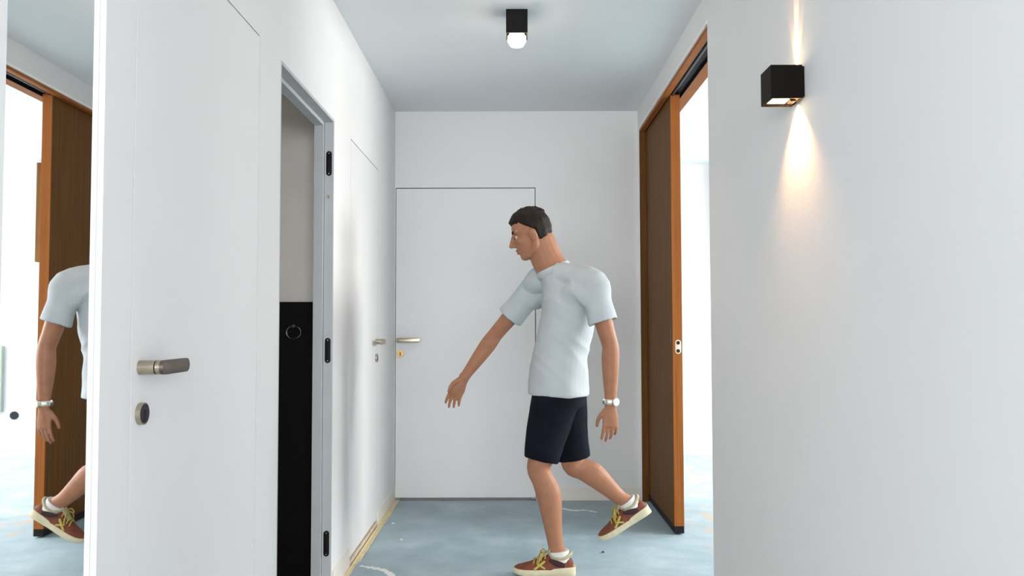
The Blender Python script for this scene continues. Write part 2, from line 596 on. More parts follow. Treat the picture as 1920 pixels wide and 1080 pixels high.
baseboard('baseboard_left', (XL, XL + 0.009, O2[1] + 0.004, D3[0] - 0.004, 0.0, BBH), 'short cream baseboard between the open doorway and the far side door')
baseboard('baseboard_left_far', (XL, XL + 0.009, D3[1] + 0.004, YB - 0.0005, 0.0, BBH), 'short cream baseboard between the far side door and the corridor end')
baseboard('baseboard_back', (DB[1] + 0.006, XR - 0.001, YB - 0.009, YB, 0.0, 0.083), 'cream baseboard on the end wall beside the flush door')
baseboard('baseboard_left_near', (XL, XL + 0.009, D1[1] + 0.004, O2[0] - 0.004, 0.0, BBH), 'short cream baseboard between the near door and the open doorway')
tag(box('trim_2', (XL - WT_L, XL + 0.004, D3[0], D3[1], 0.0, 0.030), 'beige', bevel=0.002), 'bare beige threshold strip under the far side door', 'threshold', kind='structure')


# ------------------------------------------------------------------ doors
def lever_handle(parent, base, out, along, length, lever_mat):
    """round neck standing out of the leaf, flat pill lever along it"""
    base, out, along = Vector(base), Vector(out), Vector(along)
    up = Vector((0, 0, 1))
    bm = bmesh.new()
    cyl(bm, base, base + out * 0.036, 0.0155, 28)
    h = obj('door_handle', bm, 'nickel', parent, smooth=35)
    h['label'] = 'satin nickel lever handle'
    bm = bmesh.new()
    cyl(bm, base + out * 0.036, base + out * 0.0385, 0.0125, 28)
    obj('neck_groove', bm, 'keyblack', h, smooth=35)
    bm = bmesh.new()
    cyl(bm, base + out * 0.0385, base + out * 0.048, 0.0155, 28)
    obj('neck_ring', bm, 'nickel', h, smooth=35)
    bm = bmesh.new()
    c = base + out * 0.0475 + along * (length / 2 - 0.0155)
    stadium(bm, c, along, up, out, length, 0.031, 0.011, bev=0.002)
    obj('lever', bm, lever_mat, h, smooth=40)
    return h


def escutcheon(parent, base, out, side, rim, face, slot):
    base, out, side = Vector(base), Vector(out), Vector(side)
    bm = bmesh.new()
    cyl(bm, base, base + out * 0.011, 0.024, 32)
    e = obj('key_escutcheon', bm, rim, parent, smooth=35)
    bm = bmesh.new()
    cyl(bm, base + out * 0.011, base + out * 0.0116, 0.0215, 32)
    obj('face_plate', bm, face, e, smooth=35)
    bm = bmesh.new()
    stadium(bm, base + out * 0.0116 - Vector((0, 0, 0.004)), Vector((0, 0, 1)), side, out, 0.026, 0.009, 0.0012)
    obj('keyhole', bm, slot, e, smooth=40)
    return e


def frame_stop_x(name, x0, x1, y0, y1, zt, parent, inset):
    """rebate frame behind a leaf: two jambs and a head"""
    bm = bmesh.new()
    add_box(bm, x0, x1, y0 - 0.0, y0 + inset, 0, zt - inset)
    add_box(bm, x0, x1, y1 - inset, y1 + 0.0, 0, zt - inset)
    add_box(bm, x0, x1, y0, y1, zt - inset, zt)
    return obj(name, bm, 'door', parent)


def side_door(name, d, zbot, label, pivot, along, zh, zk, inset=0.03):
    bm = bmesh.new()
    add_box(bm, XL - 0.040, XL, d[0] + G, d[1] - G, zbot, DH - G)
    o = obj(name, bm, 'door', bevel=0.0008, loc=(XL, d[0], zbot))
    tag(o, label, 'door', kind='structure')
    frame_stop_x('frame', XL - WT_L, XL - 0.041, d[0], d[1], DH, o, inset)
    lever_handle(o, (XL, pivot, zh), (1, 0, 0), (0, along, 0), 0.150, 'bronze' if along > 0 else 'nickel')
    escutcheon(o, (XL, pivot + 0.004, zk), (1, 0, 0), (0, 1, 0), 'nickel', 'keydark' if along > 0 else 'nickel', 'keyblack')
    return o


side_door('door_1', D1, 0.012, 'white flush side door with dark lever handle, next to the mirror', 1.806, 1, 1.100, 1.000)
side_door('door_3', D3, 0.042, 'white flush side door between the open doorway and the corridor end', 4.897, -1, 1.088, 0.992)

# open doorway: bare grey frame with black hinge plates, leaf not hung yet
bm = bmesh.new()
jt = 0.012
add_box(bm, XL - 0.041, XL - 0.0005, O2[0], O2[0] + jt, 0, DH)
add_box(bm, XL - 0.041, XL - 0.0005, O2[1] - jt, O2[1], 0, DH)
add_box(bm, XL - 0.041, XL - 0.0005, O2[0] + jt, O2[1] - jt, DH - jt, DH)
o2 = obj('door_2', bm, 'frame', bevel=0.0006)
tag(o2, 'bare grey door frame of the open doorway with black hinge plates', 'door frame', kind='structure')
js = 0.030
bm = bmesh.new()
add_box(bm, XL - WT_L - 0.004, XL - 0.0425, O2[0], O2[0] + js, 0, DH - 0.001)
add_box(bm, XL - WT_L - 0.004, XL - 0.0425, O2[1] - js, O2[1], 0, DH - 0.001)
add_box(bm, XL - WT_L - 0.004, XL - 0.0425, O2[0] + js, O2[1] - js, DH - js, DH - 0.001)
obj('stop_rebate', bm, 'frame', o2, bevel=0.0006)
for zc in (1.915, 1.074, 0.222):
    bm = bmesh.new()
    stadium(bm, (XL - 0.0205, O2[1] - jt, zc), (0, 0, 1), (1, 0, 0), (0, -1, 0), 0.112, 0.025, 0.0035, bev=0.001)
    h = obj('hinge_plate', bm, 'black', o2, smooth=40)
    for dz in (-0.046, 0.046):
        bm = bmesh.new()
        cyl(bm, (XL - 0.0205, O2[1] - jt - 0.0033, zc + dz), (XL - 0.0205, O2[1] - jt - 0.0042, zc + dz), 0.0032, 12)
        obj('screw', bm, 'nickel', h)
bm = bmesh.new()
add_box(bm, XL - 0.027, XL - 0.014, O2[1] - jt - 0.002, O2[1] - jt, 1.757, 1.771)
obj('adjusting_screw', bm, 'nickel', o2, bevel=0.001)
bm = bmesh.new()
stadium(bm, (XL - 0.02, 3.36, DH - jt), (0, 1, 0), (1, 0, 0), (0, 0, -1), 0.07, 0.014, 0.0012)
obj('head_plate', bm, 'frame', o2)

# end door
bm = bmesh.new()
add_box(bm, DB[0] + G, DB[1] - 0.006, YB, YB + 0.042, 0.020, 2.122 - 0.006)
d4 = obj('door_4', bm, 'door', bevel=0.0008, loc=(DB[0], YB, 0.014))
tag(d4, 'white flush door closing the end of the corridor, with brass key cylinder', 'door', kind='structure')
bm = bmesh.new()
add_box(bm, DB[0], DB[0] + 0.03, YB + 0.044, YB + 0.1, 0, 2.09)
add_box(bm, DB[1] - 0.03, DB[1], YB + 0.044, YB + 0.1, 0, 2.09)
add_box(bm, DB[0], DB[1], YB + 0.044, YB + 0.1, 2.09, 2.122)
obj('frame', bm, 'frame', d4)
lever_handle(d4, (-0.776, YB, 1.081), (0, -1, 0), (1, 0, 0), 0.160, 'nickel')
escutcheon(d4, (-0.769, YB, 0.991), (0, -1, 0), (1, 0, 0), 'nickel', 'brass', 'bronze')

# ------------------------------------------------------------------ sliding door and its wooden lining
SX0, SX1, SY0 = 0.902, 0.957, 4.730
bm = bmesh.new()
lt = 0.022
zt = OPH - lt
add_box(bm, XR + 0.006, XR2 - 0.0, OP[1] - lt, OP[1], 0.0, OPH)              # far jamb
add_box(bm, XR + 0.006, XR2 - 0.0, OP[0], OP[0] + lt, 0.0, OPH)              # near jamb
t3 = obj('trim_3', bm, 'wood')
tag(t3, 'walnut lining of the sliding door opening', 'lining', kind='structure')
bm = bmesh.new()
add_box(bm, XR + 0.006, SX0 - 0.008, OP[0] + lt, OP[1] - lt, zt, OPH)
obj('head_board', bm, 'edge', t3)
bm = bmesh.new()
add_box(bm, SX1 + 0.012, XR2, OP[0] + lt, OP[1] - lt, zt, OPH)
obj('head_board', bm, 'edge', t3)
bm = bmesh.new()
add_box(bm, SX0 - 0.008, SX1 + 0.012, OP[0] + lt, OP[1] - lt, OPH - 0.003, OPH)
add_box(bm, SX0 - 0.008, SX0 - 0.005, OP[0] + lt, OP[1] - lt, zt, OPH - 0.003)
add_box(bm, SX1 + 0.009, SX1 + 0.012, OP[0] + lt, OP[1] - lt, zt, OPH - 0.003)
obj('guide_track', bm, 'black', t3)
bm = bmesh.new()
cyl(bm, (SX0 + 0.012, OP[0] + lt, OPH - 0.012), (SX0 + 0.012, SY0 - 0.01, OPH - 0.012), 0.009, 12)
obj('runner_rail', bm, 'track', t3, smooth=40)
# thin white plaster bead round the opening
bm = bmesh.new()
add_box(bm, XR - 0.003, XR + 0.006, OP[0], OP[1], OPH - 0.006, OPH + 0.008)
add_box(bm, XR - 0.0015, XR + 0.006, OP[1] - 0.005, OP[1], 0, OPH - 0.006)
tag(obj('trim_4', bm, 'bead'), 'thin white bead along the head of the sliding door opening', 'bead', kind='structure')

bm = bmesh.new()
add_box(bm, SX0, SX1 - 0.0, SY0 + 0.004, OP[1] - lt - 0.002, 0.052, zt + 0.012)
d5 = obj('door_5', bm, 'wood', bevel=0.0008, loc=(SX0, SY0, 0.012))
tag(d5, 'half open walnut sliding door with dark bottom strip', 'sliding door', kind='structure')
bm = bmesh.new()
add_box(bm, SX0, SX1, SY0, SY0 + 0.004, 0.052, zt + 0.012)
obj('edge_band', bm, 'edge', d5, bevel=0.0006)
bm = bmesh.new()
add_box(bm, SX0 + 0.0005, SX1 - 0.0005, SY0 + 0.0005, OP[1] - lt - 0.002, 0.012, 0.052)
obj('bottom_strip', bm, 'kick', d5)
bm = bmesh.new()
stadium(bm, ((SX0 + SX1) / 2 + 0.003, SY0, 1.058), (0, 0, 1), (1, 0, 0), (0, -1, 0), 0.080, 0.034, 0.002, bev=0.0006)
pl = obj('edge_pull_plate', bm, 'plate', d5, smooth=40)
for dz in (-0.023, 0.023):
    bm = bmesh.new()
    cyl(bm, ((SX0 + SX1) / 2 + 0.003, SY0 - 0.0018, 1.058 + dz), ((SX0 + SX1) / 2 + 0.003, SY0 - 0.0026, 1.058 + dz), 0.0105, 20)
    obj('finger_hole', bm, 'keyblack', pl)
bm = bmesh.new()
stadium(bm, (SX0, SY0 + 0.055, 1.150), (0, 0, 1), (0, 1, 0), (-1, 0, 0), 0.125, 0.030, 0.0025, bev=0.001)
fp = obj('flush_pull', bm, 'bronze', d5, smooth=40)
bm = bmesh.new()
stadium(bm, (SX0 - 0.0026, SY0 + 0.055, 1.150), (0, 0, 1), (0, 1, 0), (-1, 0, 0), 0.105, 0.014, 0.0004)
obj('pull_recess', bm, 'wood', fp)

# ------------------------------------------------------------------ mirror in its niche
mth = R(0.73)
mr = empty('wall_mirror', (XL - 0.012, MIR[1], MIR[2]))
tag(mr, 'tall frameless mirror set into a niche beside the near white door', 'mirror')
MW, MH = MIR[1] - MIR[0] - 0.004, MIR[3] - MIR[2] - 0.004
bm = bmesh.new()
add_box(bm, -0.005, 0.0, -MW - 0.002, -0.002, 0.002, MH)
rotm = Matrix.Translation((XL - 0.012, MIR[1], MIR[2])) @ Matrix.Rotation(mth, 4, 'Z')
bmesh.ops.transform(bm, matrix=rotm, verts=bm.verts[:])
obj('mirror_glass', bm, 'mirror', mr)
bm = bmesh.new()
add_box(bm, -0.0095, -0.0055, -MW, -0.004, 0.004, MH - 0.002)
bmesh.ops.transform(bm, matrix=rotm, verts=bm.verts[:])
obj('mirror_backing', bm, 'whiteplastic', mr)


# ------------------------------------------------------------------ floor covering
def cover():
    st = 0.03
    bm = bmesh.new()
    cells = {}

    def inside(x, y):
        if -0.778 <= x <= XR - 0.012 and 0.95 <= y <= YB - 0.012:
            return True
        if XR - 0.05 <= x <= 1.06 and OP[0] + 0.035 <= y <= OP[1] - lt - 0.02:
            return True
        if XR2 + 0.012 <= x <= 3.9 and 2.1 <= y <= 7.55:
            return True
        return False
    vs = {}

    def vert(i, j):
        if (i, j) not in vs:
            x, y = -0.778 + i * st, 0.95 + j * st
            p = Vector((x, y, 0))
            a = noise.noise(Vector((x * 1.3, y * 1.3, 0.2)))
            # long sharp creases along warped directions
            w = noise.noise_vector(Vector((x * 0.9, y * 0.9, 3.1))) * 0.5
            q = Vector((x + w.x, y + w.y, 0))
            r1 = 1 - abs(noise.noise(Vector((q.x * 1.1 + q.y * 2.4, q.y * 0.5 - q.x * 0.4, 7.7))))
            r2 = 1 - abs(noise.noise(Vector((q.x * 3.6, q.y * 3.6, 1.7))))
            big = min(1.0, max(0.0, (x + 0.1) * 0.8)) * 0.6 + 0.4       # flatter on the left where it is taped
            if y > 4.7 and x < 0.9:
                big *= 0.6
            z = 0.003 + big * (0.009 * max(0, r1 - 0.82) / 0.18 + 0.006 * max(0, r2 - 0.80) / 0.20 + 0.004 * max(0, a))
            # the sheet lies flat under the standing shoe and the door
            d = math.hypot((x - 0.13) / 0.22, (y - 4.0) / 0.10)
            z = 0.003 + (z - 0.003) * min(1, max(0, d - 0.7) / 0.6)
            if SX0 - 0.06 < x < SX1 + 0.06 and y > SY0 - 0.05:
                z = 0.004
            vs[(i, j)] = bm.verts.new((x, y, z))
        return vs[(i, j)]
    ni, nj = int(4.8 / st), int(6.65 / st)
    for i in range(ni):
        for j in range(nj):
            x, y = -0.778 + (i + 0.5) * st, 0.95 + (j + 0.5) * st
            if inside(x - st / 2, y - st / 2) and inside(x + st / 2, y + st / 2) or (inside(x, y) and inside(x + st / 2, y) and inside(x - st / 2, y) and inside(x, y + st / 2) and inside(x, y - st / 2)):
                bm.faces.new((vert(i, j), vert(i + 1, j), vert(i + 1, j + 1), vert(i, j + 1)))
    return bm


o = obj('floor_covering', cover(), 'fleece', smooth=60)
tag(o, 'creased blue-grey protective fleece laid over the corridor floor', 'floor covering')


def tape():
    bm = bmesh.new()
    rr = random.Random(3)
    n = 90
    y0, y1 = 1.0, YB - 0.004
    prev = None
    for k in range(n + 1):
        y = y0 + (y1 - y0) * k / n
        xa = XL + 0.0105
        xb = -0.770 + 0.006 * noise.noise(Vector((0, y * 7, 0))) + 0.004 * rr.random()
        z = 0.0062 + 0.001 * noise.noise(Vector((3, y * 9, 0)))
        cur = [bm.verts.new((xa, y, 0.010)), bm.verts.new((xa + 0.008, y, z)), bm.verts.new((xb, y, z)), bm.verts.new((xb, y, z - 0.0006)), bm.verts.new((xa, y, 0.004))]
        if prev:
            for a in range(5):
                bm.faces.new((prev[a], prev[(a + 1) % 5], cur[(a + 1) % 5], cur[a]))
        else:
            bm.faces.new(cur)
        prev = cur
    bm.faces.new(prev[::-1])
    return bm


tag(obj('masking_tape', tape(), 'tape'), 'yellowish masking tape sealing the covering along the left baseboards', 'tape')


def scrap(name, pts, width, m, label, cat, z=0.0075, group=None):
    bm = bmesh.new()
    P, _ = spline([(*p, 0) for p in pts], [0.01] * len(pts), 6)
    rr = random.Random(len(pts) * 7 + int(pts[0][0] * 1000))
    top, bot = [], []
    n = len(P)
    L, Rr = [], []
    for i, p in enumerate(P):
        t = (P[min(i + 1, n - 1)] - P[max(i - 1, 0)]).normalized()
        s = Vector((-t.y, t.x, 0))
        w = width * (0.35 + 0.65 * math.sin(math.pi * (i + 0.4) / (n - 0.2))) * rr.uniform(0.3, 1.25)
        zz = z + 0.0015 * rr.random()
        L.append((bm.verts.new((p.x + s.x * w, p.y + s.y * w, zz)), bm.verts.new((p.x + s.x * w, p.y + s.y * w, zz - 0.003))))
        Rr.append((bm.verts.new((p.x - s.x * w, p.y - s.y * w, zz)), bm.verts.new((p.x - s.x * w, p.y - s.y * w, zz - 0.003))))
    for i in range(n - 1):
        bm.faces.new((L[i][0], L[i + 1][0], Rr[i + 1][0], Rr[i][0]))
        bm.faces.new((L[i][1], Rr[i][1], Rr[i + 1][1], L[i + 1][1]))
        bm.faces.new((L[i][0], L[i][1], L[i + 1][1], L[i + 1][0]))
        bm.faces.new((Rr[i][0], Rr[i + 1][0], Rr[i + 1][1], Rr[i][1]))
    for i in (0, n - 1):
        bm.faces.new((L[i][0], Rr[i][0], Rr[i][1], L[i][1]))
    return tag(obj(name, bm, m), label, cat, group)


scrap('plaster_smear', [(-0.755, 4.13), (-0.70, 4.10), (-0.63, 4.06), (-0.585, 3.99), (-0.56, 3.93)], 0.022, 'smear', 'white torn plaster smear on the blue covering beside the masking tape', 'smear')
scrap('plaster_smear', [(0.24, 5.42), (0.31, 5.39), (0.38, 5.33), (0.45, 5.34), (0.52, 5.28)], 0.012, 'smear', 'thin white plaster smear on the covering before the end wall baseboard', 'smear')
for k, (x, y, s, m, lb) in enumerate([(0.462, 4.37, 0.008, 'chip', 'tiny dark crumb on the blue covering between the shoe and the sliding door'),
                                      (-0.72, 4.99, 0.009, 'smear', 'tiny white plaster crumb on the covering near the end of the tape'),
                                      (-0.62, 4.62, 0.008, 'smear', 'tiny white plaster crumb on the covering opposite the far side door')]):
    bm = bmesh.new()
    bmesh.ops.create_icosphere(bm, subdivisions=2, radius=s)
    for v in bm.verts:
        v.co *= 1 + 0.5 * noise.noise(v.co * 160 + Vector((k, 0, 0)))
        v.co.z *= 0.45
        v.co += Vector((x, y, 0.006 + s * 0.35))
    tag(obj('debris_crumb', bm, m), lb, 'debris', 'crumbs on the floor covering')

# ------------------------------------------------------------------ cube wall lamp
LY0, LY1, LZ0, LZ1 = 2.413, 2.512, 1.851, 1.950
LX0 = XR - 0.099
wl = empty('wall_lamp', (XR, (LY0 + LY1) / 2, LZ0))
tag(wl, 'black cube up and down lamp on the white wall', 'lamp')
bm = bmesh.new()
t = 0.006
add_box(bm, LX0, LX0 + t, LY0, LY1, LZ0, LZ1)
add_box(bm, XR - t - 0.0005, XR - 0.0005, LY0, LY1, LZ0 + 0.004, LZ1 - 0.004)
add_box(bm, LX0 + t, XR - t - 0.0005, LY0, LY0 + t, LZ0, LZ1)
add_box(bm, LX0 + t, XR - t - 0.0005, LY1 - t, LY1, LZ0, LZ1)
obj('housing', bm, 'lampbrown', wl)
for nm, za, zb in (('bottom_plate', LZ0 + 0.006, LZ0 + 0.011), ('top_plate', LZ1 - 0.011, LZ1 - 0.006)):
    bp_ = box(nm, (LX0 + t, XR - t - 0.0005, LY0 + t, LY1 - t, za, zb), 'lampbrown', wl)
    if nm == 'bottom_plate':
        box('lens', (LX0 + 0.010, LX0 + 0.062, LY0 + 0.026, LY1 - 0.026, za - 0.0035, za - 0.0005), 'lens', bp_, bevel=0.001)
        box('beam_flap', (LX0 + 0.068, LX0 + 0.084, LY0 + 0.034, LY1 - 0.034, za - 0.006, za - 0.001), 'bronze', bp_)
    else:
        box('lens', (LX0 + 0.010, LX0 + 0.062, LY0 + 0.026, LY1 - 0.026, zb + 0.0005, zb + 0.0035), 'lens', bp_, bevel=0.001)


def spot(name, loc, rot, angle, blend, power, col, parent, size=0.004):
    l = bpy.data.lights.new(name, 'SPOT')
    l.energy = power
    l.color = col
    l.spot_size = R(angle)
    l.spot_blend = blend
    l.shadow_soft_size = size
    o = bpy.data.objects.new(name, l)
    C.objects.link(o)
    o.location = loc
    o.rotation_euler = rot
    o.parent = parent
    o.matrix_parent_inverse = parent_world(parent).inverted()
    return o


WARM = (1.0, 0.52, 0.22)
LYC = (LY0 + LY1) / 2 + 0.012
spot('lamp_beam_down', (XR - 0.011, LYC, LZ0 - 0.0005), (R(0), R(-6), 0), 104, 0.95, 60, WARM, wl)
spot('lamp_beam_up', (XR - 0.008, LYC, LZ1 + 0.0005), (R(180), R(4), 0), 16, 0.6, 26, WARM, wl)
spot('lamp_beam_up_wide', (XR - 0.011, LYC, LZ1 + 0.0005), (R(180), R(6), 0), 60, 0.8, 5, WARM, wl)

# ------------------------------------------------------------------ ceiling lamp
CX, CY = 0.018, 3.80
cl = empty('ceiling_lamp', (CX, CY + 0.05, H))
tag(cl, 'black box ceiling spotlight with glowing bulb on the white ceiling', 'lamp')
hw = 0.050
bm = bmesh.new()
hb = 0.112
add_box(bm, CX - hw, CX - hw + 0.004, CY, CY + 0.1, H - hb, H - 0.0005)
add_box(bm, CX + hw - 0.004, CX + hw, CY, CY + 0.1, H - hb, H - 0.0005)
add_box(bm, CX - hw + 0.004, CX + hw - 0.004, CY, CY + 0.004, H - hb, H - 0.0005)
add_box(bm, CX - hw + 0.004, CX + hw - 0.004, CY + 0.096, CY + 0.1, H - hb, H - 0.0005)
add_box(bm, CX - hw + 0.004, CX + hw - 0.004, CY + 0.004, CY + 0.096, H - 0.010, H - 0.001)
obj('housing', bm, 'black', cl)
bm = bmesh.new()
bz = H - hb
loft(bm, [(CX, CY + 0.05, H - 0.012), (CX, CY + 0.05, H - 0.06), (CX, CY + 0.05, bz - 0.004)], [0.018, 0.030, 0.036], hint=(1, 0, 0), seg=24, dome=False)
so = obj('bulb_reflector', bm, 'chrome', cl, smooth=40)
bm = bmesh.new()
loft(bm, [(CX, CY + 0.05, bz - 0.0045), (CX, CY + 0.05, bz - 0.018), (CX, CY + 0.05, bz - 0.030)], [0.042, 0.043, 0.038], hint=(1, 0, 0), seg=32, power=3.2)
obj('bulb', bm, 'bulb', cl, smooth=60)
spot('ceiling_lamp_beam', (CX, CY + 0.05, bz - 0.058), (0, 0, 0), 120, 0.6, 9, (1.0, 0.80, 0.58), cl, size=0.02)

# ------------------------------------------------------------------ things in the rooms beyond
rg = empty('towel_ring', (-1.03, WY - 0.014, 1.13))
tag(rg, 'small shiny ring holder on the black cladding behind the open doorway', 'ring holder')
bm = bmesh.new()
cyl(bm, (-1.035, WY - 0.0145, 1.183), (-1.035, WY - 0.040, 1.183), 0.008, 16)
obj('peg', bm, 'darkchrome', rg, smooth=40)
bm = bmesh.new()
n = 28
pts = [(-1.035 + 0.034 * math.sin(2 * math.pi * k / n), WY - 0.036, 1.153 + 0.030 * math.cos(2 * math.pi * k / n)) for k in range(n + 1)]
loft(bm, pts, [0.0028] * (n + 1), hint=(0, 1, 0), seg=8, sub=1, dome=False)
obj('ring', bm, 'darkchrome', rg, smooth=40)

bm = bmesh.new()
cyl(bm, (2.69, 7.599, 0.376), (2.69, 7.585, 0.376), 0.036, 28)
sk = obj('wall_socket', bm, 'keyblack', smooth=40, loc=(2.69, 7.599, 0.376))
tag(sk, 'round dark socket hole low on the bright far wall of the side room', 'socket')
ra = empty('wall_panel', (3.07, 7.6, 0.41))
tag(ra, 'grey-green upright panel on the bright far wall of the side room', 'panel')
box('panel_body', (2.79, 3.35, 7.555, 7.599, 0.41, 1.0), 'greypanel', ra, bevel=0.004)
for k in range(5):
    box('panel_rib', (2.84 + k * 0.1, 2.88 + k * 0.1, 7.548, 7.5549, 0.45, 0.96), 'greypanel', ra, bevel=0.002)
cb = empty('wall_cupboard', (2.18, 7.6, 1.75))
tag(cb, 'narrow brown wooden cupboard high on the side room wall', 'cupboard')
box('carcass', (1.94, 2.415, 7.38, 7.599, 1.74, 2.62), 'wood', cb)
box('cupboard_door', (1.942, 2.413, 7.36, 7.379, 1.742, 2.618), 'wood', cb, bevel=0.001)


# ================================================================== THE PERSON
# walking towards -X; the person's left side faces the camera (-Y)
PR = empty('person', (0.14, 4.02, 0.0))
tag(PR, 'person in pale tee, dark shorts and rust sneakers striding along the corridor, head bowed', 'person')
V = Vector
hipL, kneeL, ankL = V((0.205, 4.005, 0.90)), V((0.122, 3.995, 0.505)), V((0.207, 4.00, 0.105))
hipR, kneeR, ankR = V((0.235, 4.175, 0.90)), V((0.300, 4.190, 0.490)), V((0.560, 4.200, 0.300))
pel = V((0.225, 4.09, 0.93))
che = V((0.268, 4.09, 1.25))
nck = V((0.186, 4.085, 1.470))
shL, elL, wrL = V((0.375, 3.905, 1.375)), V((0.448, 3.865, 1.085)), V((0.446, 3.850, 0.815))
shR, elR, wrR = V((0.105, 4.245, 1.370)), V((-0.095, 4.300, 1.135)), V((-0.255, 4.265, 0.915))
hc = V((0.083, 4.075, 1.628))                       # head centre
hp = R(20)                                          # head bowed
HR = Matrix(((-math.cos(hp), 0, math.sin(hp) * -1), (0, -1, 0), (-math.sin(hp), 0, math.cos(hp)))).to_3x3()
# local head axes: +x face, +y person's left, +z crown
HR = Matrix.Rotation(R(180), 3, 'Z') @ Matrix.Rotation(hp, 3, 'Y')
HS = 0.93


def hd(p):
    return hc + HR @ (V(p) * HS)


def head_shapes(bm):
    s = HS
    E = lambda c, r, rot=None: ellipsoid(bm, hd(c), [a * s for a in r], HR @ rot if rot is not None else HR)
    E((-0.012, 0, 0.040), (0.100, 0.077, 0.092))              # skull
    E((0.025, 0, -0.025), (0.068, 0.062, 0.090))              # face
    E((0.060, 0, -0.098), (0.030, 0.032, 0.024))              # chin
    E((0.072, 0, -0.060), (0.024, 0.030, 0.030))              # mouth mound
    for y in (-1, 1):
        loft(bm, [hd((-0.012, y * 0.060, -0.030)), hd((0.000, y * 0.056, -0.072)), hd((0.050, y * 0.026, -0.103))], [0.017, 0.019, 0.017], seg=10)
        E((0.058, y * 0.038, -0.018), (0.024, 0.022, 0.022))  # cheekbone
        E((0.068, y * 0.032, 0.034), (0.016, 0.028, 0.010))   # brow
        E((-0.010, y * 0.079, -0.012), (0.022, 0.011, 0.034), Matrix.Rotation(R(12), 3, 'Y'))
        E((-0.014, y * 0.086, -0.006), (0.017, 0.008, 0.028), Matrix.Rotation(R(12), 3, 'Y'))
        E((0.098, y * 0.011, -0.032), (0.010, 0.008, 0.008))  # nostril
    loft(bm, [hd((0.084, 0, 0.026)), hd((0.101, 0, 0.000)), hd((0.117, 0, -0.027))], [0.009, 0.010, 0.0125], seg=10)


def palm_hand(bm, wr, d, back, size=1.0, curl=0.25, thumb_side=1):
    """hand hanging from the wrist: d = finger direction, back = back of the hand"""
    d = d.normalized()
    back = (back - d * back.dot(d)).normalized()
    side = d.cross(back) * thumb_side
    s = size
    loft(bm, [wr - d * 0.015, wr + d * 0.02 * s, wr + d * 0.06 * s, wr + d * 0.095 * s], [(0.028 * s, 0.021 * s), (0.030 * s, 0.019 * s), (0.040 * s, 0.0165 * s), (0.039 * s, 0.0135 * s)], hint=side, seg=14)
    lens = [0.072, 0.082, 0.076, 0.060]
    for k in range(4):
        off = (1.5 - k) * 0.0205 * s
        base = wr + d * (0.092 - 0.004 * abs(k - 1.2)) * s + side * off
        L = lens[k] * s
        sp = side * (1.5 - k) * 0.05
        c = curl + 0.06 * k
        p1 = base + (d + sp - back * c * 0.5).normalized() * L * 0.45
        p2 = p1 + (d + sp - back * c * 1.5).normalized() * L * 0.32
        p3 = p2 + (d + sp * 0.5 - back * c * 2.6).normalized() * L * 0.25
        loft(bm, [base - d * 0.02, base, p1, p2, p3], [0.0085 * s, 0.0088 * s, 0.0083 * s, 0.0075 * s, 0.0062 * s], hint=side, seg=10, sub=3)
    b0 = wr + d * 0.022 * s + side * 0.022 * s - back * 0.004
    t1 = b0 + (d * 0.75 + side * 0.62 - back * 0.30).normalized() * 0.040 * s
    t2 = t1 + (d * 0.95 + side * 0.22 - back * 0.35).normalized() * 0.030 * s
    t3 = t2 + (d * 1.0 - side * 0.02 - back * 0.35).normalized() * 0.022 * s
    loft(bm, [b0 - d * 0.005, b0, t1, t2, t3], [0.013 * s, 0.0145 * s, 0.0105 * s, 0.0092 * s, 0.0072 * s], hint=back, seg=10, sub=3)


